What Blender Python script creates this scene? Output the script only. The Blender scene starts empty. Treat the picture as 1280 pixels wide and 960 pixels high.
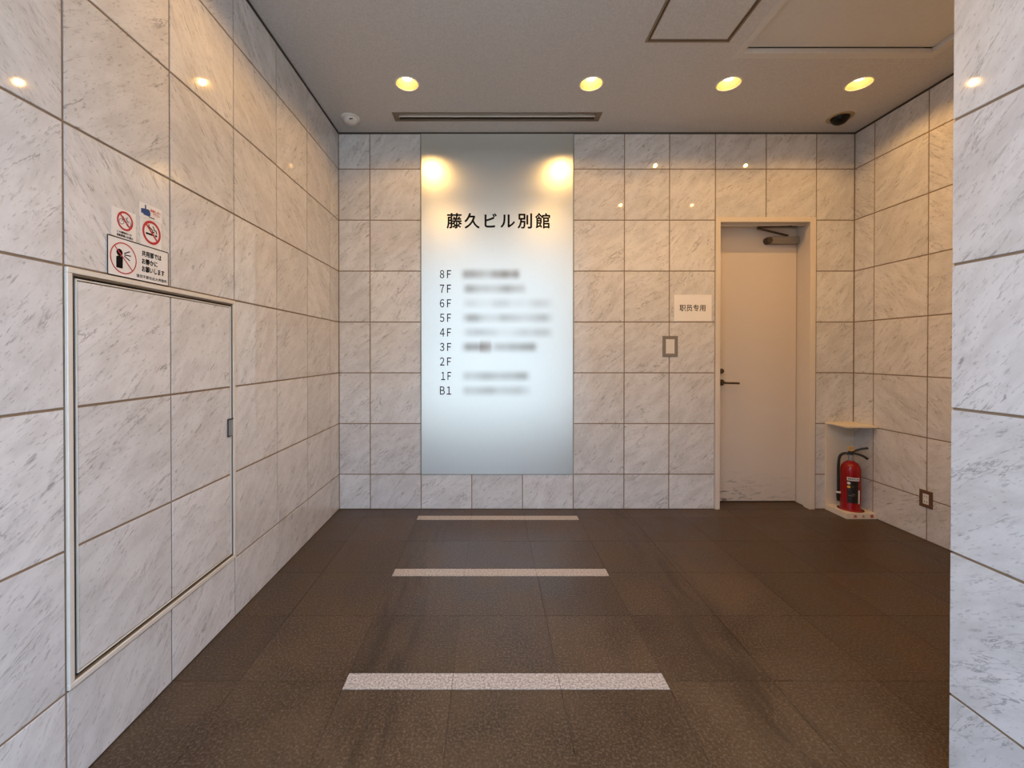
import bpy, bmesh, math, random
from mathutils import Vector, Matrix, geometry

random.seed(7)
PI = math.pi
S = bpy.context.scene
COL = S.collection

# ------------------------------------------------------------------ camera
cam_d = bpy.data.cameras.new('camera')
cam_d.sensor_width = 36.0
cam_d.lens = 537.4 / 1280 * 36.0
cam_d.shift_x = (640 - 612.24) / 1280
cam_d.shift_y = (445.0 - 480) / 1280
cam_d.clip_start = 0.02
cam = bpy.data.objects.new('camera', cam_d)
cam.location = (0, -3.3845, 1.2289)
cam.rotation_euler = (PI / 2 - 0.0064, 0, 0)
COL.objects.link(cam)
S.camera = cam

# ------------------------------------------------------------------ world: even overcast daylight
SKY_COL = (0.51, 0.70, 1.0)
SKY = 8.4
LAMP_W = (14.6, 23.0)                    # back row, row nearer the entrance
LAMP_COL = (1.0, 0.54, 0.165)
BULB = 13.0
w = bpy.data.worlds.new('overcast_sky'); S.world = w; w.use_nodes = True
bg = w.node_tree.nodes['Background']
bg.inputs[0].default_value = SKY_COL + (1,); bg.inputs[1].default_value = SKY

S.view_settings.view_transform = 'Standard'
S.view_settings.look = 'None'
S.view_settings.gamma = 1.0
S.view_settings.use_curve_mapping = False
S.view_settings.exposure = -0.05

# ------------------------------------------------------------------ key dimensions (metres)
XL, XR, XP = -1.1874, 2.865, 1.288      # left wall, right wall, near pillar face
YP, YE = -2.185, -3.90                  # far edge of the pillar, street edge
ZC = 2.959                              # ceiling
ROWS = [0.0] + [0.2746 + 0.4 * k for k in range(7)] + [ZC - 0.004]
TT = 0.003                              # how far tiles stand proud of the joints
GAP = 0.0075


# ------------------------------------------------------------------ node helpers
class NT:
    def __init__(s, name):
        s.m = bpy.data.materials.new(name); s.m.use_nodes = True
        s.t = s.m.node_tree; s.b = s.t.nodes['Principled BSDF']; s.out = s.t.nodes['Material Output']
    def n(s, typ, **kw):
        nd = s.t.nodes.new(typ)
        for k, v in kw.items():
            if k == 'ins':
                for a, b in v.items():
                    if isinstance(b, bpy.types.NodeSocket): s.t.links.new(b, nd.inputs[a])
                    else: nd.inputs[a].default_value = b
            else: setattr(nd, k, v)
        return nd
    def link(s, a, b): s.t.links.new(a, b)
    def math(s, op, a, b=None, clamp=False):
        nd = s.n('ShaderNodeMath', operation=op); nd.use_clamp = clamp
        for i, v in enumerate((a, b)):
            if v is None: continue
            if isinstance(v, bpy.types.NodeSocket): s.link(v, nd.inputs[i])
            else: nd.inputs[i].default_value = v
        return nd.outputs[0]
    def ramp(s, v, lo, hi, a=0.0, b=1.0):
        nd = s.n('ShaderNodeMapRange', interpolation_type='SMOOTHSTEP')
        s.link(v, nd.inputs[0])
        for i, x in enumerate((lo, hi, a, b)): nd.inputs[i + 1].default_value = x
        return nd.outputs[0]
    def mix(s, f, a, b, mode='MIX'):
        nd = s.n('ShaderNodeMix', data_type='RGBA', blend_type=mode)
        for k, v in ((0, f), (6, a), (7, b)):
            if isinstance(v, bpy.types.NodeSocket): s.link(v, nd.inputs[k])
            elif k == 0: nd.inputs[0].default_value = v
            else: nd.inputs[k].default_value = tuple(v) + (1,) if len(v) == 3 else v
        return nd.outputs[2]
    def noise(s, vec, scale, detail=4, rough=0.55, dist=0.0):
        nd = s.n('ShaderNodeTexNoise', ins={'Vector': vec, 'Scale': scale, 'Detail': detail, 'Roughness': rough, 'Distortion': dist})
        return nd.outputs[0]


def plain(name, col, rough=0.5, metal=0.0, spec=0.5, emit=None, es=0.0, var=0.06):
    t = NT(name)
    co = t.n('ShaderNodeTexCoord').outputs['Object']
    nz = t.noise(co, 35, 3)
    c = t.mix(nz, [x * (1 - var) for x in col], [min(1, x * (1 + var)) for x in col])
    t.link(c, t.b.inputs['Base Color'])
    t.b.inputs['Roughness'].default_value = rough
    t.b.inputs['Metallic'].default_value = metal
    t.b.inputs['Specular IOR Level'].default_value = spec
    if emit:
        t.b.inputs['Emission Color'].default_value = emit + (1,)
        t.b.inputs['Emission Strength'].default_value = es
    return t.m


def marble(name, lo, hi, vein, density=1.0):
    """polished white marble; object colour r sets the vein direction of each slab"""
    t = NT(name)
    co = t.n('ShaderNodeTexCoord').outputs['Object']
    oi = t.n('ShaderNodeObjectInfo')
    off = t.n('ShaderNodeVectorMath', operation='SCALE'); off.inputs[0].default_value = (31, 17, 53); t.link(oi.outputs['Random'], off.inputs['Scale'])
    sep = t.n('ShaderNodeSeparateColor'); t.link(oi.outputs['Color'], sep.inputs[0])
    ang = t.math('MULTIPLY', sep.outputs[0], PI)
    rot = t.n('ShaderNodeVectorRotate', rotation_type='Z_AXIS'); t.link(co, rot.inputs['Vector']); t.link(ang, rot.inputs['Angle'])
    sh = t.n('ShaderNodeVectorMath', operation='ADD'); t.link(rot.outputs[0], sh.inputs[0]); t.link(off.outputs[0], sh.inputs[1])
    def stretch(sx, sy):
        m = t.n('ShaderNodeVectorMath', operation='MULTIPLY'); t.link(sh.outputs[0], m.inputs[0]); m.inputs[1].default_value = (sx, sy, 1); return m.outputs[0]
    cloud = t.noise(stretch(3.5, 9), 1.6, 5, 0.6, 0.3)
    cloud2 = t.noise(stretch(9, 24), 1.5, 4, 0.6, 0.4)
    v1 = t.noise(stretch(2.0, 10), 1.5, 6, 0.62, 0.45)
    r1 = t.math('ABSOLUTE', t.math('SUBTRACT', v1, 0.5))
    line = t.ramp(r1, 0.0, 0.016, 1, 0)
    patch = t.ramp(t.noise(stretch(3, 7), 1.7, 3), 0.47, 0.64)
    line = t.math('MULTIPLY', line, patch)
    fl = t.noise(stretch(15, 62), 1.2, 4, 0.62, 0.3)
    fleck = t.ramp(fl, 0.565, 0.70)
    fpatch = t.ramp(t.noise(stretch(4, 10), 1.5, 3), 0.42, 0.62)
    fleck = t.math('MULTIPLY', fleck, fpatch)
    fl2 = t.noise(stretch(38, 120), 1.2, 3, 0.6, 0.2)
    dash = t.math('MULTIPLY', t.ramp(fl2, 0.58, 0.70), 0.45)
    grain = t.noise(stretch(70, 130), 1.0, 3, 0.7)
    base = t.mix(t.math('MULTIPLY', t.ramp(cloud, 0.34, 0.70), 0.75), hi, lo)
    base = t.mix(t.math('MULTIPLY', t.ramp(cloud2, 0.5, 0.75), 0.35), base, [x * 0.86 for x in lo])
    base = t.mix(t.math('MULTIPLY', grain, 0.18), base, [x * 0.70 for x in lo])
    mask = t.math('MAXIMUM', t.math('MULTIPLY', line, 0.72 * density), t.math('MULTIPLY', fleck, 0.78 * density), clamp=True)
    mask = t.math('MAXIMUM', mask, dash)
    base = t.mix(mask, base, vein)
    t.link(t.mix(1.0, base, sep_tint(t, sep), 'MULTIPLY'), t.b.inputs['Base Color'])
    t.b.inputs['Roughness'].default_value = 0.4
    t.b.inputs['Specular IOR Level'].default_value = 0.05
    t.b.inputs['Coat Weight'].default_value = 1.0
    t.b.inputs['Coat Roughness'].default_value = 0.035
    t.b.inputs['Coat IOR'].default_value = 1.62
    return t.m


def sep_tint(t, sep):
    cb = t.n('ShaderNodeCombineColor'); [t.link(sep.outputs[1], cb.inputs[i]) for i in range(3)]
    return cb.outputs[0]


M = {}
M['marble'] = marble('polished_marble', (0.60, 0.58, 0.56), (0.76, 0.745, 0.73), (0.25, 0.235, 0.23))
M['grout'] = plain('brown_joint', (0.25, 0.175, 0.11), 0.8, var=0.25)
M['plaster'] = plain('plaster', (0.5, 0.47, 0.44), 0.9)


def stone_floor():
    t = NT('dark_stone')
    geo = t.n('ShaderNodeNewGeometry').outputs['Position']
    oi = t.n('ShaderNodeObjectInfo')
    sep = t.n('ShaderNodeSeparateColor'); t.link(oi.outputs['Color'], sep.inputs[0])
    n1 = t.noise(geo, 3.2, 5, 0.65, 0.4)
    n2 = t.noise(geo, 110, 4, 0.8)
    n3 = t.noise(geo, 210, 2, 0.6)
    base = t.mix(t.ramp(n1, 0.3, 0.7), (0.036, 0.018, 0.008), (0.076, 0.045, 0.022))
    base = t.mix(t.ramp(n2, 0.46, 0.66), base, (0.155, 0.108, 0.070))
    base = t.mix(t.math('MULTIPLY', t.ramp(n3, 0.67, 0.76), 0.75), base, (0.28, 0.25, 0.22))
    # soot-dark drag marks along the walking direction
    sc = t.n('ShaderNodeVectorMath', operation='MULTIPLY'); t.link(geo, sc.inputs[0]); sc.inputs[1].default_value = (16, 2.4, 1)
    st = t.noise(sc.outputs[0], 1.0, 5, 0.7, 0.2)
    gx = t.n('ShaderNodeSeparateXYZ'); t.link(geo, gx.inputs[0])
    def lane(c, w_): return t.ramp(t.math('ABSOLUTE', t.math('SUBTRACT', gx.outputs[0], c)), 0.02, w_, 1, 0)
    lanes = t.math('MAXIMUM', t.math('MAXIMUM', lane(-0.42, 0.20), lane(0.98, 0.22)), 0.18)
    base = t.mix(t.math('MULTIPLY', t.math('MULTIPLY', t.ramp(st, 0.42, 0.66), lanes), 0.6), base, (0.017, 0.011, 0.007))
    base = t.mix(1.0, base, sep_tint(t, sep), 'MULTIPLY')
    t.link(base, t.b.inputs['Base Color'])
    t.link(t.ramp(n1, 0.3, 0.75, 0.30, 0.46), t.b.inputs['Roughness'])
    t.b.inputs['Specular IOR Level'].default_value = 0.32
    bp = t.n('ShaderNodeBump', ins={'Strength': 0.5, 'Distance': 0.003, 'Height': n2}); t.link(bp.outputs[0], t.b.inputs['Normal'])
    return t.m


def granite():
    t = NT('pale_granite')
    geo = t.n('ShaderNodeNewGeometry').outputs['Position']
    n1 = t.noise(geo, 120, 3, 0.7); n2 = t.noise(geo, 260, 2, 0.6)
    b = t.mix(t.ramp(n1, 0.35, 0.65), (0.30, 0.245, 0.20), (0.62, 0.55, 0.49))
    b = t.mix(t.ramp(n2, 0.58, 0.68), b, (0.12, 0.10, 0.085))
    t.link(b, t.b.inputs['Base Color']); t.b.inputs['Roughness'].default_value = 0.45
    return t.m


def ceiling_mat(name, a, b):
    t = NT(name)
    geo = t.n('ShaderNodeNewGeometry').outputs['Position']
    n1 = t.noise(geo, 90, 4, 0.75); n2 = t.noise(geo, 260, 3, 0.7)
    c = t.mix(t.ramp(n1, 0.3, 0.7), a, b)
    c = t.mix(t.math('MULTIPLY', t.ramp(n2, 0.58, 0.72), 0.35), c, [x * 0.6 for x in a])
    t.link(c, t.b.inputs['Base Color']); t.b.inputs['Roughness'].default_value = 0.95; t.b.inputs['Specular IOR Level'].default_value = 0.1
    bp = t.n('ShaderNodeBump', ins={'Strength': 0.25, 'Distance': 0.003, 'Height': n2}); t.link(bp.outputs[0], t.b.inputs['Normal'])
    return t.m


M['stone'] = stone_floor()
M['stone_joint'] = plain('dark_floor_joint', (0.036, 0.027, 0.02), 0.7)
M['granite'] = granite()
M['ceiling'] = ceiling_mat('mineral_board', (0.52, 0.50, 0.485), (0.62, 0.60, 0.58))
M['ceiling_smooth'] = plain('smooth_white_paint', (0.60, 0.58, 0.55), 0.7)
M['shadow_gap'] = plain('painted_gap_shadow', (0.045, 0.036, 0.03), 0.7)  # dark colour stands in for the shade of the ceiling gap
M['pavement'] = ceiling_mat('grey_pavement', (0.44, 0.37, 0.29), (0.52, 0.44, 0.35))
M['alu'] = plain('champagne_aluminium', (0.74, 0.69, 0.61), 0.42, 0.15)
M['bronze'] = plain('bronze_frame', (0.22, 0.17, 0.12), 0.45, 0.4)
M['steel'] = plain('brushed_steel', (0.42, 0.41, 0.40), 0.35, 0.9)
M['dark_metal'] = plain('dark_bronze_metal', (0.09, 0.07, 0.055), 0.35, 0.7)
M['chrome'] = plain('polished_steel', (0.6, 0.57, 0.53), 0.18, 1.0)
M['black'] = plain('black_print', (0.006, 0.006, 0.007), 0.7, spec=0.08)
M['black_plastic'] = plain('black_plastic', (0.014, 0.013, 0.013), 0.35)
M['dome_black'] = plain('smoked_dome', (0.004, 0.004, 0.004), 0.25, spec=0.2)
M['gap_shade'] = plain('gap_shade', (0.012, 0.010, 0.009), 0.9)  # near-black colour stands in for shade inside gaps and holes
M['white_plastic'] = plain('white_plastic', (0.74, 0.72, 0.68), 0.4)
M['cream_board'] = plain('cream_board', (0.78, 0.70, 0.57), 0.45)
M['white_sign'] = plain('white_sign_film', (0.80, 0.775, 0.74), 0.35)
M['paper'] = plain('white_paper', (0.86, 0.83, 0.79), 0.8, spec=0.1, var=0.02)
M['red_print'] = plain('red_print', (0.50, 0.018, 0.028), 0.45)
M['orange_print'] = plain('orange_red_print', (0.60, 0.10, 0.045), 0.45)
M['blue_print'] = plain('blue_print', (0.008, 0.05, 0.19), 0.45)
M['red_paint'] = plain('red_enamel', (0.28, 0.003, 0.006), 0.22, var=0.03)
M['yellow'] = plain('yellow_plastic', (0.80, 0.45, 0.05), 0.4)
M['brown_plate'] = plain('brown_plastic', (0.13, 0.065, 0.035), 0.4)
M['grey_plate'] = plain('grey_plate', (0.28, 0.25, 0.225), 0.4, 0.4)
M['ring'] = plain('beige_ring', (0.40, 0.32, 0.18), 0.4, 0.3)
M['reflector'] = plain('pale_gold_reflector', (0.60, 0.50, 0.26), 0.40, 0.15)
M['bulb'] = plain('glowing_bulb', (0.9, 0.85, 0.7), 0.3, emit=(1.0, 0.70, 0.36), es=BULB)
M['frame_paint'] = plain('cream_enamel', (0.70, 0.62, 0.52), 0.42, var=0.03)


def door_paint():
    t = NT('scuffed_cream_enamel')
    co = t.n('ShaderNodeTexCoord').outputs['Object']
    s = t.n('ShaderNodeSeparateXYZ'); t.link(co, s.inputs[0])
    low = t.ramp(s.outputs[2], 0.03, 0.30, 1, 0)
    left = t.ramp(s.outputs[0], 0.05, 0.66, 1.0, 0.25)
    mp = t.n('ShaderNodeMapping'); t.link(co, mp.inputs[0]); mp.inputs['Rotation'].default_value = (0, 0.35, 0); mp.inputs['Scale'].default_value = (9, 5, 40)
    nz = t.noise(mp.outputs[0], 1.0, 5, 0.7, 0.4)
    sc = t.ramp(nz, 0.54, 0.62)
    f = t.math('MULTIPLY', t.math('MULTIPLY', sc, low), left)
    haze = t.math('MULTIPLY', low, t.math('MULTIPLY', t.noise(co, 12, 3), 0.35))
    b = t.mix(haze, (0.66, 0.58, 0.50), (0.46, 0.40, 0.34))
    b = t.mix(f, b, (0.16, 0.14, 0.13))
    # a few thin old scratches higher up
    mp2 = t.n('ShaderNodeMapping'); t.link(co, mp2.inputs[0]); mp2.inputs['Rotation'].default_value = (0, -0.6, 0); mp2.inputs['Scale'].default_value = (5, 5, 60)
    s2 = t.ramp(t.noise(mp2.outputs[0], 1.0, 3, 0.6), 0.74, 0.78, 0, 0.4)
    b = t.mix(s2, b, (0.36, 0.31, 0.27))
    t.link(b, t.b.inputs['Base Color']); t.b.inputs['Roughness'].default_value = 0.45
    return t.m


M['door'] = door_paint()


def satin_glass():
    t = NT('satin_glass_board')
    co = t.n('ShaderNodeTexCoord').outputs['Object']
    nz = t.noise(co, 60, 2)
    t.link(t.mix(nz, (0.77, 0.81, 0.79), (0.80, 0.84, 0.82)), t.b.inputs['Base Color'])
    t.b.inputs['Metallic'].default_value = 0.86
    t.b.inputs['Roughness'].default_value = 0.31
    return t.m


M['board'] = satin_glass()
M['glass_edge'] = plain('green_glass_edge', (0.35, 0.40, 0.36), 0.2)


def smudge(name, col, seed, strength, blocks):
    """soft, unreadable grey print: alpha fades out at the rim and varies along the line"""
    t = NT(name)
    co = t.n('ShaderNodeTexCoord').outputs['Generated']
    s = t.n('ShaderNodeSeparateXYZ'); t.link(co, s.inputs[0])
    ax = t.math('MULTIPLY', t.ramp(s.outputs[0], 0, 0.13), t.ramp(s.outputs[0], 0.87, 1, 1, 0))
    ay = t.math('MULTIPLY', t.ramp(s.outputs[1], 0.0, 0.5), t.ramp(s.outputs[1], 0.5, 1.0, 1, 0))
    a = t.math('MULTIPLY', ax, ay)
    v = t.n('ShaderNodeCombineXYZ'); t.link(s.outputs[0], v.inputs[0]); v.inputs[1].default_value = seed
    nz = t.noise(v.outputs[0], blocks * 0.6, 1, 0.5)
    a = t.math('MULTIPLY', a, t.ramp(nz, 0.25, 0.75, 0.35, 1.0))
    a = t.math('MULTIPLY', a, strength * 0.62)
    t.b.inputs['Base Color'].default_value = col + (1,); t.b.inputs['Roughness'].default_value = 0.6
    t.link(a, t.b.inputs['Alpha'])
    return t.m


# ------------------------------------------------------------------ mesh helpers
def box(bm, x0, x1, y0, y1, z0, z1, bev=0.0, seg=1):
    r = bmesh.ops.create_cube(bm, size=1.0)
    vs = r['verts']
    for v in vs:
        v.co = Vector(((x0 + x1) / 2 + v.co.x * (x1 - x0), (y0 + y1) / 2 + v.co.y * (y1 - y0), (z0 + z1) / 2 + v.co.z * (z1 - z0)))
    if bev:
        es = list({e for v in vs for e in v.link_edges})
        bmesh.ops.bevel(bm, geom=es, offset=bev, segments=seg, affect='EDGES', profile=0.7)
    return bm


def B(*boxes, bev=0.0, seg=1):
    bm = bmesh.new()
    for b in boxes: box(bm, *b, bev=bev, seg=seg)
    return bm


def lathe(prof, n=32, bm=None, close=True):
    bm = bm or bmesh.new(); rings = []
    for r, z in prof:
        if r < 1e-6: rings.append([bm.verts.new((0, 0, z))])
        else: rings.append([bm.verts.new((r * math.cos(2 * PI * i / n), r * math.sin(2 * PI * i / n), z)) for i in range(n)])
    for a, b in zip(rings, rings[1:]):
        for i in range(n):
            j = (i + 1) % n
            if len(a) == 1 and len(b) == 1: continue
            if len(a) == 1: bm.faces.new((a[0], b[i], b[j]))
            elif len(b) == 1: bm.faces.new((a[i], b[0], a[j]))
            else: bm.faces.new((a[i], b[i], b[j], a[j]))
    bmesh.ops.recalc_face_normals(bm, faces=bm.faces)
    return bm


def tube(pts, r, n=10, bm=None, caps=True):
    bm = bm or bmesh.new(); pts = [Vector(p) for p in pts]; rings = []
    rr = r if isinstance(r, (list, tuple)) else [r] * len(pts)
    up = Vector((0.13, 0.21, 0.97))
    for i, p in enumerate(pts):
        d = (pts[min(i + 1, len(pts) - 1)] - pts[max(i - 1, 0)]).normalized()
        a = d.cross(up).normalized(); b = d.cross(a).normalized()
        rings.append([bm.verts.new(p + rr[i] * (math.cos(2 * PI * k / n) * a + math.sin(2 * PI * k / n) * b)) for k in range(n)])
    for a, b in zip(rings, rings[1:]):
        for k in range(n): bm.faces.new((a[k], a[(k + 1) % n], b[(k + 1) % n], b[k]))
    if caps: bm.faces.new(rings[0]); bm.faces.new(rings[-1][::-1])
    bmesh.ops.recalc_face_normals(bm, faces=bm.faces)
    return bm


def spline(pts, n=8):
    pts = [Vector(p) for p in pts]; P = [pts[0]] + pts + [pts[-1]]; out = []
    for i in range(1, len(P) - 2):
        a, b, c, d = P[i - 1:i + 3]
        for k in range(n):
            t = k / n
            out.append(0.5 * ((2 * b) + (c - a) * t + (2 * a - 5 * b + 4 * c - d) * t * t + (3 * b - a - 3 * c + d) * t ** 3))
    return out + [pts[-1]]


def mesh_of(name, bm, mat, smooth=False):
    me = bpy.data.meshes.new(name); bm.to_mesh(me); bm.free()
    if mat: me.materials.append(mat)
    if smooth:
        for p in me.polygons: p.use_smooth = True
        me.set_sharp_from_angle(angle=math.radians(38))
    return me


def obj(name, bm, mat, parent=None, loc=None, smooth=False):
    me = bm if isinstance(bm, bpy.types.Mesh) else mesh_of(name, bm, mat, smooth)
    o = bpy.data.objects.new(name, me); COL.objects.link(o)
    o.parent = parent
    if loc: o.location = loc
    return o


def tag(o, label=None, cat=None, group=None, kind=None):
    if label: o['label'] = label
    if cat: o['category'] = cat
    if group: o['group'] = group
    if kind: o['kind'] = kind
    return o


def thing(name, label, cat, mat=None, loc=(0, 0, 0), group=None, kind=None):
    o = bpy.data.objects.new(name, None); COL.objects.link(o)
    o.empty_display_size = 0.05
    if mat is not None: o.matrix_world = mat
    else: o.location = loc
    return tag(o, label, cat, group, kind)


def frame_matrix(side, p):
    """local x = right as seen, y = up, z = out of the surface"""
    ax = {'left': ((0, 1, 0), (0, 0, 1), (1, 0, 0)), 'back': ((1, 0, 0), (0, 0, 1), (0, -1, 0)),
          'right': ((0, -1, 0), (0, 0, 1), (-1, 0, 0)), 'front': ((-1, 0, 0), (0, 0, 1), (0, 1, 0)),
          'floor': ((1, 0, 0), (0, 1, 0), (0, 0, 1)), 'ceil': ((1, 0, 0), (0, -1, 0), (0, 0, -1))}[side]
    m = Matrix((ax[0], ax[1], ax[2])).transposed().to_4x4(); m.translation = Vector(p)
    return m


_tiles = {}


def tile(name, side, p, wd, ht, mat, parent, thick=TT, bev=0.0012, color=None):
    key = (name, round(wd, 4), round(ht, 4), mat.name, thick)
    if key not in _tiles:
        bm = bmesh.new(); box(bm, -wd / 2, wd / 2, -ht / 2, ht / 2, -thick, 0)
        if bev:
            top = [e for e in bm.edges if all(abs(v.co.z) < 1e-6 for v in e.verts)]
            bmesh.ops.bevel(bm, geom=top, offset=bev, segments=2, affect='EDGES')
        _tiles[key] = mesh_of(name, bm, mat)
    o = bpy.data.objects.new(name, _tiles[key]); COL.objects.link(o)
    o.parent = parent; o.matrix_local = frame_matrix(side, p)
    o.color = color or (1, 1, 1, 1)
    return o


def vein_color(sgn=None):
    # streak direction: mostly rising to the right, some slabs the other way
    s = sgn if sgn else (1 if random.random() < 0.8 else -1)
    a = -s * random.uniform(30, 55) / 180.0
    return (a % 1.0, random.uniform(0.93, 1.04), 1, 1)


def tile_wall(side, parent, cols, rows, point, skip=None, sgn=None):
    for a, b in zip(cols, cols[1:]):
        for c, d in zip(rows, rows[1:]):
            u, v = (a + b) / 2, (c + d) / 2
            if skip and skip(u, v): continue
            sg = sgn(u, v) if sgn else None
            tile('marble_tile', side, point(u, v), abs(b - a) - GAP, abs(d - c) - GAP, M['marble'], parent, color=vein_color(sg))


def text_mesh(name, s, mat, x0, x1, y0, y1, parent, z=0.0012, bold=0.0, spacing=1.0):
    cu = bpy.data.curves.new(name, 'FONT'); cu.body = s; cu.size = 1.0; cu.space_character = spacing
    cu.resolution_u = 3; cu.extrude = 0.0
    t = bpy.data.objects.new(name, cu); COL.objects.link(t)
    bpy.context.view_layer.update()
    dg = bpy.context.evaluated_depsgraph_get()
    me = bpy.data.meshes.new_from_object(t.evaluated_get(dg))
    bpy.data.objects.remove(t); bpy.data.curves.remove(cu)
    xs = [v.co.x for v in me.vertices]; ys = [v.co.y for v in me.vertices]
    if xs:
        ax, bx, ay, by = min(xs), max(xs), min(ys), max(ys)
        for v in me.vertices:
            v.co = Vector((x0 + (v.co.x - ax) / (bx - ax) * (x1 - x0), y0 + (v.co.y - ay) / (by - ay) * (y1 - y0), z))
    if bold:     # heavier strokes: the same outlines laid again a hair to each side
        bm = bmesh.new()
        for k, (dx, dy) in enumerate(((0, 0), (bold, 0), (-bold, 0), (0, bold), (0, -bold))):
            me2 = me.copy(); me2.transform(Matrix.Translation((dx, dy, k * 0.00002))); bm.from_mesh(me2); bpy.data.meshes.remove(me2)
        bm.to_mesh(me); bm.free()
    me.materials.clear(); me.materials.append(mat); me.name = name
    o = bpy.data.objects.new(name, me); COL.objects.link(o); o.parent = parent
    return o


def flat(name, polys, mat, parent, z=0.001, t=0.0004):
    """2-D printed shapes in a sign's own plane, a hair thick"""
    bm = bmesh.new()
    for p in polys:
        a = [bm.verts.new((x, y, z + t)) for x, y in p]
        f = bm.faces.new(a); f.normal_update()
        if f.normal.z < 0: f.normal_flip()
    return obj(name, bm, mat, parent)


def circ(cx, cy, r, n=28): return [(cx + r * math.cos(2 * PI * i / n), cy + r * math.sin(2 * PI * i / n)) for i in range(n)]


def annulus(cx, cy, r0, r1, n=40, a0=0.0, a1=2 * PI):
    out = []
    for i in range(n):
        a, b = a0 + (a1 - a0) * i / n, a0 + (a1 - a0) * (i + 1) / n
        out.append([(cx + r * math.cos(q), cy + r * math.sin(q)) for r, q in ((r0, a), (r1, a), (r1, b), (r0, b))])
    return out


def stroke(pts, w):
    out = []
    for (x0, y0), (x1, y1) in zip(pts, pts[1:]):
        L = math.hypot(x1 - x0, y1 - y0) or 1; nx, ny = -(y1 - y0) / L * w / 2, (x1 - x0) / L * w / 2
        out.append([(x0 + nx, y0 + ny), (x1 + nx, y1 + ny), (x1 - nx, y1 - ny), (x0 - nx, y0 - ny)])
    return out


# ================================================================== SETTING
FLX = [XL] + [-0.94 + 0.4 * k for k in range(10)] + [XR]
FLY = [-3.88, -3.78] + [-3.38 + 0.4 * k for k in range(9)] + [0.0]
floor = tag(obj('floor', B((XL - 0.25, XR + 0.25, YE, 0.30, -0.12, -0.002)), M['stone_joint']), 'dark brown stone tiled lobby floor', kind='structure')
BARS = (-0.18, -0.98, -1.78)
FG = 0.0014
for a, b in zip(FLX, FLX[1:]):
    for c, d in zip(FLY, FLY[1:]):
        u = (a + b) / 2
        if d < YP and u > XP: continue
        b2 = b if not (c < YP - 0.01 and b > XP) else XP
        if c < YP < d and u > XP: c = YP
        c2, d2 = c, d
        if -0.54 < u < 0.66:
            for y in BARS:
                if abs(c - y) < 0.01: c2 = y + 0.041
                if abs(d - y) < 0.01: d2 = y - 0.041
        g = random.uniform(0.86, 1.12)
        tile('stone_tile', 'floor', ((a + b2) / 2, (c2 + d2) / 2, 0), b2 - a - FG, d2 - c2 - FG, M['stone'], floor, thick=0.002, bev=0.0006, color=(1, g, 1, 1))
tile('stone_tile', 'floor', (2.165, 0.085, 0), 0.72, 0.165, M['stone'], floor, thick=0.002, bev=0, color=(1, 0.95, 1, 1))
for y in BARS:
    for k in range(3):
        o = tile('granite_strip', 'floor', (-0.34 + 0.4 * k, y, 0.0004), 0.4 - FG, 0.078, M['granite'], floor, thick=0.0024, bev=0.0006)
        o['label'] = 'pale speckled granite strip'

pave = tag(obj('pavement', B((-14, 16, -26, YE, -0.14, -0.02)), M['pavement']), 'grey street pavement outside the entrance', kind='structure')

def added_facade():
    # unseen building added across the street to cut and warm the lobby's daylight
    bx = [(-14, 16, -15.6, -15.2, -0.02, 7.6)]
    for i in range(9):
        for k in range(3): bx.append((-12.6 + 3.1 * i, -10.8 + 3.1 * i, -15.2, -15.12, 0.8 + 2.2 * k, 2.0 + 2.2 * k))
    return bx
fb = tag(obj('added_building_opposite', B(added_facade()[0]), plain('pale_render', (0.52, 0.43, 0.33), 0.9)), 'pale sand-coloured building added across the street to cut and warm the daylight', kind='structure')
for q in added_facade()[1:]: obj('window_pane', B(q), plain('street_window', (0.10, 0.12, 0.14), 0.15) if 'street_window' not in bpy.data.materials else bpy.data.materials['street_window'], fb)

wl = tag(obj('wall_left', B((XL - 0.25, XL - TT, YE, 0.30, 0, 3.25)), M['grout']), 'left lobby wall of polished white marble tiles', kind='structure')
LCOL = [0.0] + [-(0.1839 + 0.4 * k) for k in range(10)] + [YE + 0.02]
in_hatch = lambda y, z: -2.184 < y < -1.384 and 0.2746 < z < 1.4746
tile_wall('left', wl, LCOL, ROWS, lambda u, v: (XL, u, v), in_hatch, lambda u, v: (-1 if v > 1.5 and random.random() < 0.75 else 1))

# back wall, open where the door stands
wb = tag(obj('wall_back', B((XL - TT, 1.772, TT, 0.30, 0, 3.25), (1.772, 2.560, TT, 0.30, 2.296, 3.25), (2.560, XR + TT, TT, 0.30, 0, 3.25)), M['grout']),
         'back lobby wall of polished white marble tiles', kind='structure')
BCOL = [XL, -0.942, -0.542, -0.142, 0.258, 0.658, 1.058, 1.412, 1.772, 2.171, 2.566, XR]
def back_skip(u, v):
    if -0.542 < u < 0.658 and v > 0.2746: return True
    return 1.772 < u < 2.565 and v < 2.2746
tile_wall('back', wb, BCOL, ROWS, lambda u, v: (u, 0, v), back_skip, lambda u, v: 1)

wr = tag(obj('wall_right', B((XR + TT, XR + 0.25, YP, 0.30, 0, 3.25)), M['grout']), 'right lobby wall of polished white marble tiles', kind='structure')
RCOL = [0.0, -0.174, -0.570, -0.970, -1.370, -1.770, YP]
tile_wall('right', wr, RCOL, ROWS, lambda u, v: (XR, u, v), None, lambda u, v: (1 if random.random() < 0.7 else -1))

wp = tag(obj('wall_entrance', B((XP + TT, XR + 0.25, YE, YP - TT, 0, 3.25)), M['grout']), 'near right marble wall beside the entrance', kind='structure')
tile_wall('right', wp, [YP + GAP / 2] + [YP - 0.4 * k for k in range(1, 5)] + [YE + 0.02], ROWS, lambda u, v: (XP, u, v), None, lambda u, v: 1)
tile_wall('front', wp, [XP + GAP / 2] + [1.66 + 0.4 * k for k in range(3)] + [XR], ROWS, lambda u, v: (u, YP, v))

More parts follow.
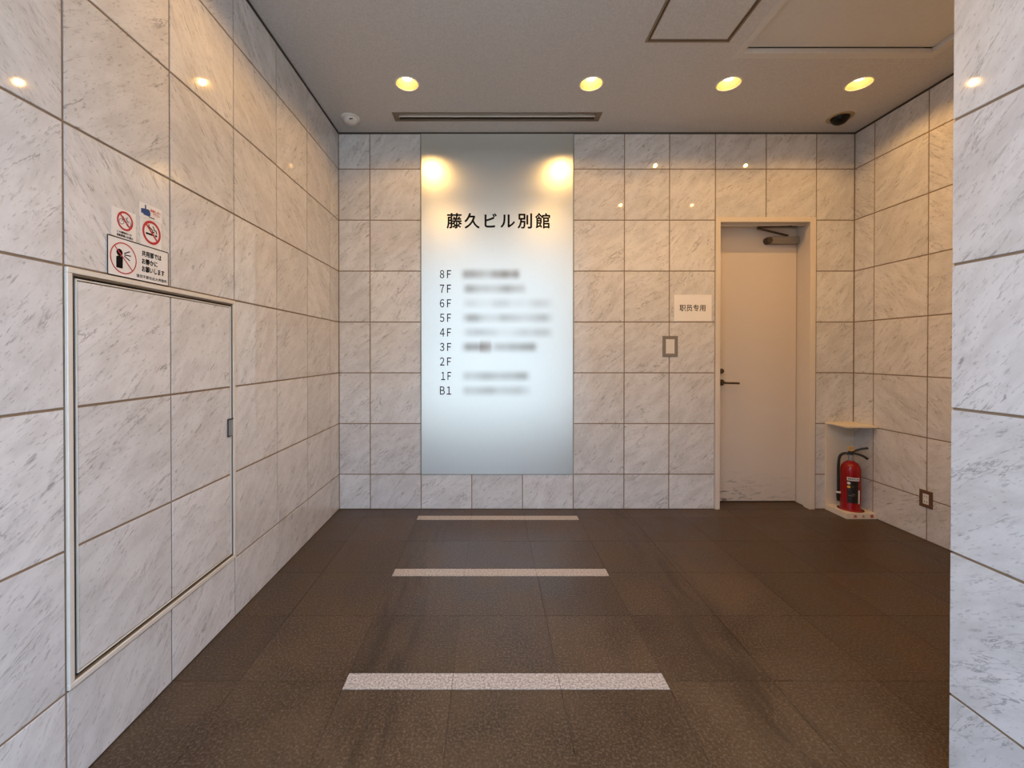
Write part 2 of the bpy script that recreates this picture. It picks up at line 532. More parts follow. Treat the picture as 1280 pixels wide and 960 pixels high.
# ceiling sheet with real openings for lamps, vent, hatch and panel
LAMPX = (-0.530, 0.651, 1.534, 2.372)
LAMPY = (-0.613, -1.67)
HR = 0.070
VENT = (-0.704, 0.810, -0.287, -0.170)
HATCH = (0.862, 1.331, -1.450, -0.982)
PANEL = (1.415, 2.590, -1.500, -0.852)
DOME = (2.570, -0.218)
def ceiling_bm():
    pts, edges, holes = [], [], []
    def loop(p):
        s = len(pts); pts.extend(Vector(q) for q in p); n = len(p)
        edges.extend((s + i, s + (i + 1) % n) for i in range(n))
    loop([(XL - TT, YE), (XP + TT, YE), (XP + TT, YP - TT), (XR + TT, YP - TT), (XR + TT, TT), (XL - TT, TT)])
    for y in LAMPY:
        for x in LAMPX: loop(circ(x, y, HR, 32)); holes.append((x, y, HR))
    loop(circ(DOME[0], DOME[1], 0.075, 32)); holes.append((DOME[0], DOME[1], 0.075))
    rects = []
    for r in (VENT, HATCH, PANEL):
        q = (r[0] + 0.008, r[1] - 0.008, r[2] + 0.008, r[3] - 0.008); rects.append(q)
        loop([(q[0], q[2]), (q[1], q[2]), (q[1], q[3]), (q[0], q[3])])
    V, E_, F, *_ = geometry.delaunay_2d_cdt(pts, edges, [], 1, 1e-6)
    bm = bmesh.new(); vs = [bm.verts.new((v.x, v.y, ZC)) for v in V]
    for f in F:
        c = sum((V[i] for i in f), Vector((0, 0))) / len(f)
        if any(math.hypot(c.x - x, c.y - y) < r * 0.998 for x, y, r in holes): continue
        if any(q[0] < c.x < q[1] and q[2] < c.y < q[3] for q in rects): continue
        if c.x > XP + TT and c.y < YP - TT: continue
        fc = bm.faces.new([vs[i] for i in f]); fc.normal_update()
        if fc.normal.z > 0: fc.normal_flip()
    return bm
ceil = tag(obj('ceiling', ceiling_bm(), M['ceiling']), 'grey-white mineral board ceiling', kind='structure')
tag(obj('light_block_slab', B((XL - 0.25, XR + 0.25, YE, 0.30, 3.25, 3.45)), M['plaster']), 'unseen slab added above the ceiling to block daylight', kind='structure')  # added out of sight to keep sky light from entering above the ceiling
tag(obj('wall_fascia', B((XL, XP, YE - 0.02, YE + 0.10, ZC, 3.25)), M['plaster']), 'fascia over the street entrance', kind='structure')
# raised dark strips painted as the shade of the gap between walls and ceiling
for i, bx in enumerate(((XL, XL + 0.006, YE, 0, ZC - 0.012, ZC), (XL, XR, -0.006, 0, ZC - 0.011, ZC), (XR - 0.006, XR, YP, 0, ZC - 0.012, ZC), (XP - 0.005, XP, YE, YP, ZC - 0.012, ZC))):
    tag(obj('trim_%d' % (i + 1), B(bx), M['shadow_gap']), 'thin dark strip painted as the shadow gap under the ceiling', kind='structure')

# ================================================================== DOOR in the back wall
d = thing('door_1', 'cream painted steel door with lever handle in deep frame', None, kind='structure', loc=(1.772, 0, 0))
LX = 2.530 - 1.772; OX0, OX1, OZ = 0.037, 2.513 - 1.772, 2.257
FRW = 2.560 - 1.772
fr = B((0, OX0, -0.012, 0.175, 0, 2.296), (OX1, FRW - 0.003, -0.012, 0.052, 0, 2.296), (OX0, OX1, -0.012, 0.175, OZ, 2.296), (LX, FRW, 0.052, 0.175, 0, 2.296), bev=0.002)
obj('door_frame', fr, M['frame_paint'], d)
obj('frame_bead', B((LX - 0.010, LX, 0.052, 0.066, 0, OZ), (OX0, LX - 0.010, 0.052, 0.066, OZ - 0.010, OZ), bev=0.002), M['frame_paint'], d)
leaf = obj('door_leaf', B((0.012, LX - 0.004, 0.0, 0.04, 0.008, OZ + 0.01), bev=0.002), M['door'], d, loc=(0, 0.160, 0))
obj('door_jamb', B((OX0, LX + 0.01, 0.205, 0.25, 0, 2.29)), M['gap_shade'], d)
# lever set: rosette, neck, lever, and the lock cylinder above
hx, hz = 0.136, 0.988
def disc_y(x, z, r, y0, y1):
    bm = lathe([(0, 0), (r, 0), (r, abs(y1 - y0) * 0.6), (r * 0.8, abs(y1 - y0)), (0, abs(y1 - y0))], 24)
    bmesh.ops.transform(bm, matrix=Matrix.Translation((x, y0, z)) @ Matrix.Rotation(PI / 2, 4, 'X'), verts=bm.verts); return bm
lv = obj('lever_handle', tube(spline([(hx, -0.012, hz), (hx + 0.004, -0.050, hz), (hx + 0.03, -0.060, hz - 0.001), (hx + 0.08, -0.058, hz - 0.002), (hx + 0.118, -0.052, hz - 0.004)], 6), [0.010] * 8 + [0.0085] * 17, 12), M['dark_metal'], leaf, smooth=True)
tag(lv, 'dark bronze lever')
tag(obj('rosette', disc_y(hx, hz, 0.026, 0, -0.014), M['dark_metal'], leaf, smooth=True), 'dark round handle rosette')
tag(obj('lock_cylinder', disc_y(hx - 0.002, hz + 0.094, 0.021, 0, -0.020), M['dark_metal'], leaf, smooth=True), 'dark round lock cylinder')
# door closer: body on the leaf, two arm links, bracket under the head
dc = obj('closer_body', B((0.520, LX - 0.012, -0.045, 0.0, 2.120, 2.178), bev=0.006, seg=2), M['grey_plate'], leaf)
cl = obj('closer_cap', disc_y(0.505, 2.149, 0.029, 0, -0.048), M['dark_metal'], leaf, smooth=True)
def bar(p, q, wd, th):
    p, q = Vector(p), Vector(q); dd = q - p; L = dd.length
    bm = B((0, L, -wd / 2, wd / 2, -th / 2, th / 2), bev=0.001)
    m = dd.to_track_quat('X', 'Z').to_matrix().to_4x4(); m.translation = p
    bmesh.ops.transform(bm, matrix=m, verts=bm.verts); return bm
obj('closer_arm', bar((0.66, -0.028, 2.190), (0.390, -0.070, 2.236), 0.024, 0.008), M['dark_metal'], leaf)
obj('closer_arm', bar((0.385, -0.070, 2.244), (0.640, -0.098, 2.246), 0.022, 0.007), M['dark_metal'], leaf)
obj('closer_bracket', B((0.56, 0.70, -0.104, -0.060, 2.246, 2.2565), bev=0.002), M['dark_metal'], leaf)

# ================================================================== ACCESS HATCH in the left wall
h = thing('door_2', 'flush marble-tiled access hatch in the left wall with aluminium frame', None, mat=frame_matrix('left', (XL, -1.784, 0.2746)), kind='structure')
HW, HH = 0.800, 1.200     # local x along the wall, y up
def ring_boxes(x0, x1, y0, y1, w_, z0, z1):
    return ((x0, x1, y0, y0 + w_, z0, z1), (x0, x1, y1 - w_, y1, z0, z1), (x0, x0 + w_, y0 + w_, y1 - w_, z0, z1), (x1 - w_, x1, y0 + w_, y1 - w_, z0, z1))
x0, x1 = -HW / 2 + 0.002, HW / 2 - 0.003
obj('hatch_frame', B(*ring_boxes(x0, x1, 0.004, HH - 0.003, 0.016, -TT, 0.007), bev=0.0015), M['alu'], h)
obj('hatch_stop', B(*ring_boxes(x0 + 0.016, x1 - 0.016, 0.020, HH - 0.019, 0.006, -TT, 0.002)), M['bronze'], h)
obj('hatch_backing', B((x0 + 0.022, x1 - 0.022, 0.026, HH - 0.025, -TT, -TT + 0.0006)), M['gap_shade'], h)  # dark plate gives the gap round the hatch its shade
obj('hatch_trim', B(*ring_boxes(x0 + 0.029, x1 - 0.028, 0.033, HH - 0.032, 0.004, -TT, 0.003), bev=0.001), M['alu'], h)
tx0, tx1, ty0, ty1 = x0 + 0.034, x1 - 0.033, 0.038, HH - 0.037
obj('hatch_grout', B((tx0, tx1, ty0, ty1, -TT + 0.0006, -TT + 0.0012)), M['grout'], h)
hc, hr_ = [tx0 - 0.002, 0.0, tx1 + 0.002], [ty0 - 0.002, 0.400, 0.800, ty1 + 0.002]
for a, b in zip(hc, hc[1:]):
    for c, e in zip(hr_, hr_[1:]):
        tile('marble_tile', 'floor', ((a + b) / 2, (c + e) / 2, 0.0012), b - a - GAP, e - c - GAP, M['marble'], h, thick=0.003, color=vein_color(1))
lt = obj('hatch_latch', B((0.338, 0.392, 0.578, 0.654, 0.0012, 0.0040), bev=0.001), M['steel'], h)
obj('latch_recess_shade', B((0.336, 0.344, 0.576, 0.656, 0.0040, 0.0052), (0.336, 0.385, 0.650, 0.657, 0.0040, 0.0052), (0.336, 0.362, 0.575, 0.580, 0.0040, 0.0052), (0.382, 0.392, 0.575, 0.632, 0.0040, 0.0062)), M['black_plastic'], lt)  # black strips stand in for the shade of the latch recess and slot

# ================================================================== DIRECTORY BOARD
bd = thing('directory_board', 'tall satin glass directory board with building name and floor list', 'directory board', mat=frame_matrix('back', (0.058, TT - 0.0015, 0.2746)))
BW, BH = 1.190, ZC - 0.2746 - 0.012
pl = obj('glass_panel', B((-BW / 2, BW / 2, 0.002, BH, 0.0, 0.010), bev=0.0015), M['board'], bd)
obj('edge_strip', B((-BW / 2 - 0.004, -BW / 2, 0, BH, 0, 0.011), (BW / 2, BW / 2 + 0.004, 0, BH, 0, 0.011)), M['glass_edge'], bd)
zf = 0.0104
def bx_(x, z): return (x - 0.058, z - 0.2746)
def board_text(name, s, X0, X1, Z0, Z1, bold=0.0, spacing=1.0):
    a = bx_(X0, Z0); b = bx_(X1, Z1)
    return text_mesh(name, s, M['black'], a[0], b[0], a[1], b[1], bd, z=zf, bold=bold, spacing=spacing)
board_text('title_lettering', '藤久ビル別館', -0.336, 0.470, 2.208, 2.326, bold=0.0028, spacing=1.24)
for i, s in enumerate(('８Ｆ', '７Ｆ', '６Ｆ', '５Ｆ', '４Ｆ', '３Ｆ', '２Ｆ', '１Ｆ', 'Ｂ１')):
    zc = 1.849 - i * (1.849 - 0.936) / 8
    x0_ = -0.391 + (0.010 if s == '１Ｆ' else 0)
    board_text('floor_number', s, x0_, -0.304, zc - 0.0315, zc + 0.0315, bold=0.0008, spacing=0.66)
SM = {0: (575, 652, .78, 6), 1: (577, 659, .55, 7), 2: (576, 695, .26, 9), 3: (575, 694, .55, 7), 4: (576, 694, .33, 8), 5: (575, 675, .62, 8), 7: (576, 665, .55, 5), 8: (576, 665, .55, 5)}
for i, (p0, p1, st, blk) in SM.items():
    zc = 1.849 - i * (1.849 - 0.936) / 8
    a0 = bx_((p0 - 612.24) / 158.7 - 0.012, zc - 0.062); a1 = bx_((p1 - 612.24) / 158.7 + 0.012, zc + 0.062)
    bm = bmesh.new(); bm.faces.new([bm.verts.new((x, y, zf)) for x, y in ((a0[0], a0[1]), (a1[0], a0[1]), (a1[0], a1[1]), (a0[0], a1[1]))])
    o = obj('tenant_name', bm, smudge('soft_grey_print_%d' % i, (0.22, 0.205, 0.20), 3.1 * i + 1.7, st, blk), bd)
    if i == 5:
        c = bx_((607 - 612.24) / 158.7, zc)
        bm = bmesh.new(); bm.faces.new([bm.verts.new((c[0] + x, c[1] + y, zf + 0.0003)) for x, y in ((-.05, -.075), (.05, -.075), (.05, .075), (-.05, .075))])
        obj('tenant_mark', bm, smudge('soft_red_print', (0.40, 0.20, 0.18), 5.0, 0.5, 1.0), bd)

# ================================================================== NOTICES ON THE LEFT WALL
def wall_sign(name, label, y0, y1, z0, z1, mat, group=None, zoff=0.0):
    s = thing(name, label, 'sign', mat=frame_matrix('left', (XL + 0.0004 + zoff, (y0 + y1) / 2, (z0 + z1) / 2)), group=group)
    W_, H_ = y1 - y0, z1 - z0
    obj('plate', B((-W_ / 2, W_ / 2, -H_ / 2, H_ / 2, 0, 0.0010)), mat, s)
    return s, W_, H_

s, W_, H_ = wall_sign('prohibition_sign', 'white no-bicycles notice with red ring above the large quiet notice', -2.033, -1.941, 1.578, 1.693, M['white_sign'])
cx, cy, R = 0.003, 0.0225, 0.0310
flat('bicycle_symbol', annulus(cx - .0135, cy - .004, .0078, .0094, 20) + annulus(cx + .0135, cy - .006, .0078, .0094, 20)
     + stroke([(cx - .0135, cy - .004), (cx - .007, cy + .008), (cx + .007, cy + .007), (cx + .0135, cy - .006)], .0016)
     + stroke([(cx - .007, cy + .008), (cx, cy - .005), (cx + .007, cy + .007)], .0016)
     + stroke([(cx - .010, cy + .012), (cx - .004, cy + .012)], .0024) + stroke([(cx + .007, cy + .007), (cx + .006, cy + .013), (cx + .012, cy + .014)], .0018), M['black'], s, 0.0010)
flat('red_ring', annulus(cx, cy, R - .0062, R), M['red_print'], s, 0.0012)
flat('red_slash', stroke([(cx - .0215, cy + .0215), (cx + .0215, cy - .0215)], .0052), M['red_print'], s, 0.0013)
text_mesh('lettering', 'この建物内への', M['black'], -0.028, 0.028, -0.0205, -0.0135, s, z=0.0015, bold=0.0003)
text_mesh('lettering', '自転車乗入れ禁止', M['black'], -0.028, 0.034, -0.0315, -0.0235, s, z=0.0015, bold=0.0003)

s, W_, H_ = wall_sign('notice_sticker', 'small white sticker with blue hand mark and red lettering above the no-smoking sign', -1.925, -1.826, 1.6955, 1.745, M['white_sign'])
flat('blue_hand_mark', [[(-.044, -.012), (-.004, -.012), (-.004, -.002), (-.008, .006), (-.012, .008), (-.040, .004), (-.044, .002)],
                        [(-.028, .005), (-.022, .006), (-.022, .020), (-.028, .020)], [(-.034, -.016), (-.006, -.016), (-.006, -.012), (-.034, -.012)]], M['blue_print'], s, 0.0010)
text_mesh('lettering', '駐輪しない', M['orange_print'], -0.003, 0.044, 0.004, 0.013, s, z=0.0014, bold=0.0003)
text_mesh('lettering', 'で下さい', M['orange_print'], 0.008, 0.040, -0.007, 0.002, s, z=0.0014, bold=0.0003)
flat('small_print', stroke([(-.010, -.0175), (.014, -.0175)], .003), M['black'], s, 0.0011)

s, W_, H_ = wall_sign('prohibition_sign', 'white no-smoking notice with red ring and cigarette, right of the no-bicycles notice', -1.922, -1.830, 1.590, 1.694, M['white_sign'])
cx, cy, R = 0.002, 0.009, 0.041
flat('cigarette_symbol', [[(cx - .026, cy - .010), (cx + .012, cy - .010), (cx + .012, cy - .0035), (cx - .026, cy - .0035)], [(cx + .015, cy - .010), (cx + .024, cy - .010), (cx + .024, cy - .0035), (cx + .015, cy - .0035)]]
     + stroke([(cx - .012, cy + .026), (cx - .013, cy + .018), (cx - .004, cy + .014), (cx + .004, cy + .009), (cx + .004, cy + .002), (cx + .012, cy + .004)], .0042)
     + stroke([(cx + .004, cy + .024), (cx + .010, cy + .019), (cx + .010, cy + .012), (cx + .021, cy + .010), (cx + .022, cy + .000)], .0038), M['black'], s, 0.0010)
flat('red_ring', annulus(cx, cy, R - .0085, R), M['red_print'], s, 0.0012)
flat('red_slash', stroke([(cx - .026, cy + .026), (cx + .026, cy - .026)], .0062), M['red_print'], s, 0.0013)

s, W_, H_ = wall_sign('quiet_notice', 'large white notice with crossed-out shouting figure above the hatch', -2.050, -1.799, 1.4755, 1.598, M['white_sign'], zoff=0.0012)
flat('black_border', stroke([(-W_ / 2, -H_ / 2), (W_ / 2, -H_ / 2), (W_ / 2, H_ / 2), (-W_ / 2, H_ / 2), (-W_ / 2, -H_ / 2)], .0034), M['black'], s, 0.0010)
cx, cy, R = -0.067, -0.001, 0.0505
flat('shouting_figure', [circ(cx - .0155, cy + .016, .0115), [(cx - .028, cy - .034), (cx - .004, cy - .034), (cx - .003, cy + .000), (cx - .006, cy + .005), (cx - .024, cy + .004), (cx - .028, cy + .000)]]
     + stroke([(cx + .002, cy + .016), (cx + .024, cy + .027)], .0035) + stroke([(cx + .003, cy + .012), (cx + .028, cy + .013)], .0035) + stroke([(cx + .002, cy + .008), (cx + .024, cy - .003)], .0035), M['black'], s, 0.0010)
flat('red_ring', annulus(cx, cy, R - .0036, R, 48), M['red_print'], s, 0.0012)
flat('red_slash', stroke([(cx - .0345, cy + .0345), (cx + .0345, cy - .0345)], .0034), M['red_print'], s, 0.0013)
for j, (tx, xe) in enumerate((('共用部では', 0.092), ('お静かに', 0.074), ('お願いします', 0.106))):
    text_mesh('lettering', tx, M['black'], 0.006, xe, 0.024 - j * 0.0265, 0.0435 - j * 0.0265, s, z=0.0015, bold=0.0007)
text_mesh('lettering', '请您不要在此大声喧哗', M['black'], -0.018, 0.117, -0.052, -0.0405, s, z=0.0015, bold=0.00015)

# ================================================================== BACK WALL: paper, switch
s = thing('paper_notice', 'white paper staff-only notice taped beside the door', 'notice', mat=frame_matrix('back', (1.597, -0.0004, 1.585)))
obj('sheet', B((-0.148, 0.148, -0.104, 0.104, 0, 0.0006)), M['paper'], s)
text_mesh('lettering', '职员专用', M['black'], -0.104, 0.098, -0.026, 0.026, s, z=0.0010, bold=0.0006, spacing=1.02)

s = thing('wall_switch', 'grey framed wall switch with white rocker below the paper notice', 'switch', mat=frame_matrix('back', (1.4185, -0.0002, 1.283)))
obj('switch_plate', B(*ring_boxes(-0.060, 0.060, -0.082, 0.082, 0.025, 0, 0.007), bev=0.0015), M['grey_plate'], s)
obj('rocker', B((-0.0345, 0.0345, -0.0565, 0.0565, 0, 0.0055), bev=0.0015), M['white_plastic'], s)

s = thing('wall_outlet', 'brown framed wall socket with cream insert low on the right wall', 'outlet', mat=frame_matrix('right', (XR - 0.0002, -0.570, 0.272)))
obj('outlet_plate', B(*ring_boxes(-0.042, 0.042, -0.056, 0.056, 0.022, 0, 0.007), bev=0.0015), M['brown_plate'], s)
ins = obj('outlet_insert', B((-0.0195, 0.0195, -0.0335, 0.0335, 0, 0.0055), bev=0.001), M['white_plastic'], s)
for x in (-0.009, 0.006):
    for y in (-0.022, 0.011): obj('outlet_slot', B((x, x + 0.003, y, y + 0.010, 0.0055, 0.0062)), M['black_plastic'], ins)

# ================================================================== EXTINGUISHER STAND AND EXTINGUISHER
SX0, SY0 = 2.640, -0.212
st = thing('extinguisher_stand', 'cream corner stand with shelf top and round base for the extinguisher', 'stand', loc=(SX0, 0, 0))
SW = XR - SX0 - 0.002
EX, EY = 2.752 - SX0, -0.112
def base_bm():
    # board with a round seat cut in the top
    hole = circ(EX, EY, 0.082, 32); outer = [(0, SY0), (SW, SY0), (SW, -0.013), (0, -0.013)]
    V, E_, F, *_ = geometry.delaunay_2d_cdt([Vector(p) for p in hole + outer], [(i, (i + 1) % 32) for i in range(32)] + [(32 + i, 32 + (i + 1) % 4) for i in range(4)], [], 1, 1e-6)
    bm = bmesh.new(); vs = [bm.verts.new((v.x, v.y, 0.042)) for v in V]
    for f in F:
        c = sum((V[i] for i in f), Vector((0, 0))) / len(f)
        inside = math.hypot(c.x - EX, c.y - EY) < 0.081
        if not inside:
            q = bm.faces.new([vs[i] for i in f])
    hv = [bm.verts.new((x, y, 0.030)) for x, y in hole]; hb = [min(vs, key=lambda v, p=p: (v.co.x - p[0]) ** 2 + (v.co.y - p[1]) ** 2) for p in hole]
    for i in range(32): bm.faces.new((hb[i], hb[(i + 1) % 32], hv[(i + 1) % 32], hv[i]))
    bm.faces.new(hv)
    ov = [bm.verts.new((x, y, 0.002)) for x, y in outer]; ot = [min(vs, key=lambda v, p=p: (v.co.x - p[0]) ** 2 + (v.co.y - p[1]) ** 2) for p in outer]
    for i in range(4): bm.faces.new((ot[i], ot[(i + 1) % 4], ov[(i + 1) % 4], ov[i]))
    bm.faces.new(ov); bmesh.ops.recalc_face_normals(bm, faces=bm.faces)
    return bm
obj('stand_base', base_bm(), M['cream_board'], st)
obj('seat_shade', lathe([(0.0, 0.0302), (0.080, 0.0302), (0.0815, 0.0415), (0.0805, 0.0415)], 32), M['gap_shade'], st, loc=(EX, EY, 0))  # dark lining painted as the shade in the round seat
obj('back_panel', B((0, SW, -0.013, -0.001, 0.002, 0.676), bev=0.001), M['cream_board'], st)
obj('shelf_top', B((-0.002, SW, SY0 - 0.005, -0.001, 0.676, 0.690), bev=0.0015), M['cream_board'], st)
for k, ch in enumerate('消火器'):
    lx = 0.062 + 0.062 * k
    o = text_mesh('stand_lettering', ch, M['red_print'], lx - 0.0115, lx + 0.0115, 0.011, 0.033, st, z=0.0, bold=0.0010)
    o.matrix_local = frame_matrix('back', (0, SY0 - 0.0006, 0))

ex = thing('fire_extinguisher', 'red fire extinguisher with black hose and lever on the corner stand', 'fire extinguisher', loc=(2.752, -0.112, 0.0312))
ex.rotation_euler.z = math.radians(-38)     # front label faces the entrance, to the right
RB = 0.062
obj('cylinder', lathe([(0, 0.0), (0.058, 0.0), (0.072, 0.003), (0.073, 0.010), (RB + 0.003, 0.016), (RB, 0.030), (RB, 0.300), (RB * 0.985, 0.318), (RB * 0.9, 0.342), (RB * 0.7, 0.362), (RB * 0.42, 0.375), (0.021, 0.380), (0.0, 0.380)], 40), M['red_paint'], ex, smooth=True)
obj('neck', lathe([(0.0, 0.376), (0.020, 0.376), (0.021, 0.386), (0.016, 0.390), (0.016, 0.412), (0.019, 0.414), (0.019, 0.424), (0.0, 0.426)], 24), M['steel'], ex, smooth=True)
def strip(a0, a1, z0, z1, r, n=14):
    bm = bmesh.new(); lo = []; up = []
    for i in range(n + 1):
        a = a0 + (a1 - a0) * i / n
        lo.append(bm.verts.new((r * math.cos(a), r * math.sin(a), z0))); up.append(bm.verts.new((r * math.cos(a), r * math.sin(a), z1)))
    for i in range(n): bm.faces.new((lo[i], lo[i + 1], up[i + 1], up[i]))
    return bm
A = lambda deg: math.radians(deg)
# in the extinguisher's frame -90 deg faces the label side
lab = obj('label_panel', strip(A(-112), A(-48), 0.072, 0.238, RB + 0.0006), M['black_plastic'], ex, smooth=True)
obj('label_band', strip(A(-112), A(-40), 0.240, 0.264, RB + 0.0008), M['white_sign'], ex, smooth=True)
obj('label_side', strip(A(-47), A(-36), 0.068, 0.170, RB + 0.0006, 4), M['white_sign'], ex, smooth=True)
def curved_text(name, s_, a0, a1, z0, z1, mat, par):
    o = text_mesh(name, s_, mat, a0, a1, z0, z1, par, z=0, bold=0.0005)
    for v in o.data.vertices:
        a = v.co.x; v.co = Vector(((RB + 0.0016) * math.cos(a), (RB + 0.0016) * math.sin(a), v.co.y))
    return o
curved_text('band_lettering', '業務用消火器', A(-108), A(-46), 0.2445, 0.2595, M['black'], ex)
for j, zc in enumerate((0.220, 0.192)):
    bm = bmesh.new(); ce = bm.verts.new(((RB + .0012) * math.cos(A(-102)), (RB + .0012) * math.sin(A(-102)), zc))
    vs = [bm.verts.new(((RB + .0012) * math.cos(A(-102) + .010 / RB * math.cos(q)), (RB + .0012) * math.sin(A(-102) + .010 / RB * math.cos(q)), zc + .010 * math.sin(q))) for q in [2 * PI * i / 20 for i in range(20)]]
    for i in range(20): bm.faces.new((ce, vs[i], vs[(i + 1) % 20]))
    obj('use_pictogram', bm, M['white_sign'] if j == 0 else M['yellow'], lab)
for zc, a, b in ((0.166, -104, -99), (0.140, -84, -66), (0.128, -104, -70), (0.196, -84, -76)):
    obj('label_print', strip(A(a), A(b), zc - 0.002, zc + 0.002, RB + 0.0012, 4), M['grey_plate'], lab)
# valve head, levers, pin and hose
obj('valve_head', B((-0.014, 0.016, -0.012, 0.012, 0.420, 0.446), bev=0.003), M['black_plastic'], ex)
obj('carry_handle', tube(spline([(-0.006, 0, 0.436), (0.03, 0, 0.436), (0.07, 0, 0.424), (0.098, 0, 0.404)], 6), 0.0090, 10), M['black_plastic'], ex, smooth=True)
obj('squeeze_lever', tube(spline([(-0.016, 0, 0.440), (0.02, 0, 0.456), (0.06, 0, 0.476), (0.100, 0, 0.488)], 6), 0.0085, 10), M['black_plastic'], ex, smooth=True)
obj('safety_pin', tube([(0.016 * math.cos(q) + 0.002, -0.014, 0.472 + 0.014 * math.sin(q)) for q in [2 * PI * i / 20 for i in range(21)]], 0.0045, 8, caps=False), M['yellow'], ex, smooth=True)
hose = obj('hose', tube(spline([(-0.012, 0, 0.430), (-0.038, 0, 0.430), (-0.064, -0.002, 0.405), (-0.073, -0.004, 0.34), (-0.073, -0.006, 0.22), (-0.073, -0.008, 0.14)], 8), 0.0095, 12), M['black_plastic'], ex, smooth=True)
obj('hose_nozzle', tube([(-0.073, -0.008, 0.145), (-0.0745, -0.008, 0.10), (-0.073, -0.008, 0.060)], [0.011, 0.012, 0.009], 12), M['black_plastic'], hose, smooth=True)
obj('hose_clip', B((-0.087, -0.058, -0.020, 0.006, 0.122, 0.136), bev=0.002), M['white_plastic'], ex)

# ================================================================== CEILING FITTINGS
lamp_bits = {
    'trim_ring': mesh_of('trim_ring', lathe([(0.0695, 0.004), (0.0695, -0.003), (0.076, -0.004), (0.079, -0.001), (0.079, 0.0)], 40), M['white_plastic'], True),
    'reflector': mesh_of('reflector', lathe([(0.0695, 0.000), (0.064, 0.030), (0.054, 0.055), (0.036, 0.078), (0.0, 0.084)], 40), M['reflector'], True),
    'bulb': mesh_of('bulb', lathe([(0, 0.026), (0.016, 0.0275), (0.028, 0.033), (0.033, 0.044), (0.029, 0.058), (0.017, 0.070), (0.013, 0.080)], 28), M['bulb'], True)}
seats = [('leftmost lit recessed downlight, beside the round ceiling sensor', 0, 0), ('lit recessed downlight above the right end of the slot vent', 1, 0),
         ('lit recessed downlight above the left side of the door', 2, 0), ('rightmost lit recessed downlight, near the black dome', 3, 0),
         ('lit downlight nearer the entrance, closest to the left wall', 0, 1), ('lit downlight nearer the entrance, before the ceiling hatch', 1, 1),
         ('lit downlight nearer the entrance, before the recessed ceiling panel', 2, 1), ('lit downlight nearer the entrance, closest to the right wall', 3, 1)]
for lb, i, j in seats:
    x, y = LAMPX[i], LAMPY[j]
    t = thing('recessed_downlight', lb, 'downlight', loc=(x, y, ZC), group='recessed ceiling downlights')
    for k, me in lamp_bits.items(): obj(k, me, None, t)
    ld = bpy.data.lights.new('downlight_lamp', 'SPOT'); ld.energy = LAMP_W[j]; ld.color = LAMP_COL; ld.shadow_soft_size = 0.015
    ld.spot_size = math.radians(150); ld.spot_blend = 0.42
    lo = bpy.data.objects.new('lamp_light', ld); COL.objects.link(lo); lo.parent = t; lo.location = (0, 0, 0.010)

v = thing('slot_vent', 'long bronze slot air vent in the ceiling before the board', 'air vent', loc=(0, 0, ZC))
x0, x1, y0, y1 = VENT
obj('vent_frame', B(*ring_boxes(x0, x1, y0, y1, 0.014, -0.004, 0.012), bev=0.001), M['bronze'], v)
obj('vent_slat', B((x0 + 0.040, x1 - 0.040, (y0 + y1) / 2 - 0.007, (y0 + y1) / 2 + 0.005, -0.001, 0.018), bev=0.001), M['alu'], v)
obj('vent_flange', B((x0 + 0.014, x0 + 0.040, y0 + 0.014, y1 - 0.014, 0.000, 0.010), (x1 - 0.040, x1 - 0.014, y0 + 0.014, y1 - 0.014, 0.000, 0.010), (x0 + 0.040, x1 - 0.040, y0 + 0.014, y0 + 0.017, 0.000, 0.010), (x0 + 0.040, x1 - 0.040, y1 - 0.017, y1 - 0.014, 0.000, 0.010)), M['bronze'], v)
obj('vent_duct', B((x0 + 0.004, x1 - 0.004, y0 + 0.004, y1 - 0.004, 0.060, 0.070), (x0 + 0.004, x1 - 0.004, y0 + 0.002, y0 + 0.006, 0.014, 0.060), (x0 + 0.004, x1 - 0.004, y1 - 0.006, y1 - 0.002, 0.014, 0.060)), M['gap_shade'], v)

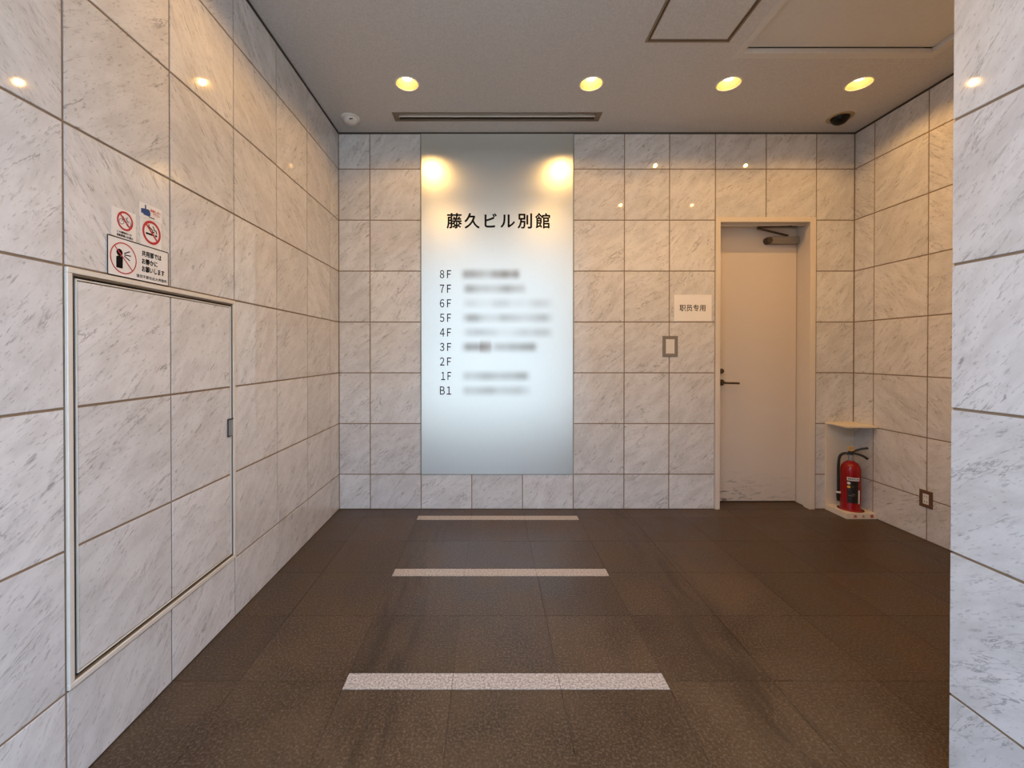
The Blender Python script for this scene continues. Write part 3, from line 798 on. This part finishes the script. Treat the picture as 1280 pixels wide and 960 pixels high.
hq = thing('ceiling_hatch', 'square ceiling access hatch with bronze edge trim', 'ceiling hatch', loc=(0, 0, ZC))
x0, x1, y0, y1 = HATCH
obj('hatch_frame', B(*ring_boxes(x0, x1, y0, y1, 0.012, -0.003, 0.010), bev=0.001), M['bronze'], hq)
obj('hatch_gap', B(*ring_boxes(x0 + 0.012, x1 - 0.012, y0 + 0.012, y1 - 0.012, 0.006, 0.006, 0.012)), M['gap_shade'], hq)  # dark ring stands in for the shade between frame and board
obj('hatch_trim', B(*ring_boxes(x0 + 0.018, x1 - 0.018, y0 + 0.018, y1 - 0.018, 0.007, -0.002, 0.010), bev=0.001), M['bronze'], hq)
obj('hatch_board', B((x0 + 0.025, x1 - 0.025, y0 + 0.025, y1 - 0.025, 0.000, 0.012)), M['ceiling'], hq)

hp = thing('ceiling_panel', 'large smooth recessed ceiling panel with wide flat frame', 'ceiling panel', loc=(0, 0, ZC))
x0, x1, y0, y1 = PANEL
obj('panel_frame', B(*ring_boxes(x0, x1, y0, y1, 0.045, -0.0025, 0.028), bev=0.001), M['ceiling_smooth'], hp)
obj('panel_board', B((x0 + 0.046, x1 - 0.046, y0 + 0.046, y1 - 0.056, 0.026, 0.036)), M['ceiling_smooth'], hp)
obj('panel_gap', B((x0 + 0.030, x1 - 0.030, y0 + 0.030, y1 - 0.030, 0.042, 0.048)), M['gap_shade'], hp)  # dark sheet painted as the shade seen through the panel gap

sd = thing('ceiling_sensor', 'white round sensor on the ceiling in the left corner', 'sensor', loc=(-1.023, -0.217, ZC))
obj('sensor_base', lathe([(0, 0), (0.066, 0), (0.066, -0.010), (0.060, -0.014), (0, -0.014)], 36), M['white_plastic'], sd, smooth=True)
obj('sensor_dome', lathe([(0.050, -0.014), (0.050, -0.024), (0.044, -0.036), (0.030, -0.044), (0, -0.047)], 36), M['white_plastic'], sd, smooth=True)
obj('sensor_slit', B((0.006, 0.030, -0.0485, -0.0440, -0.036, -0.030)), M['black_plastic'], sd)

cd = thing('dome_camera', 'black dome camera in beige ring on the ceiling by the right corner', 'camera', loc=(DOME[0], DOME[1], ZC))
obj('mounting_ring', lathe([(0.060, 0.012), (0.060, -0.005), (0.080, -0.006), (0.085, -0.002), (0.085, 0)], 40), M['ring'], cd, smooth=True)
obj('dome', lathe([(0.059, 0.010), (0.056, -0.012), (0.049, -0.028), (0.036, -0.042), (0.019, -0.050), (0, -0.053)], 36), M['dome_black'], cd, smooth=True)
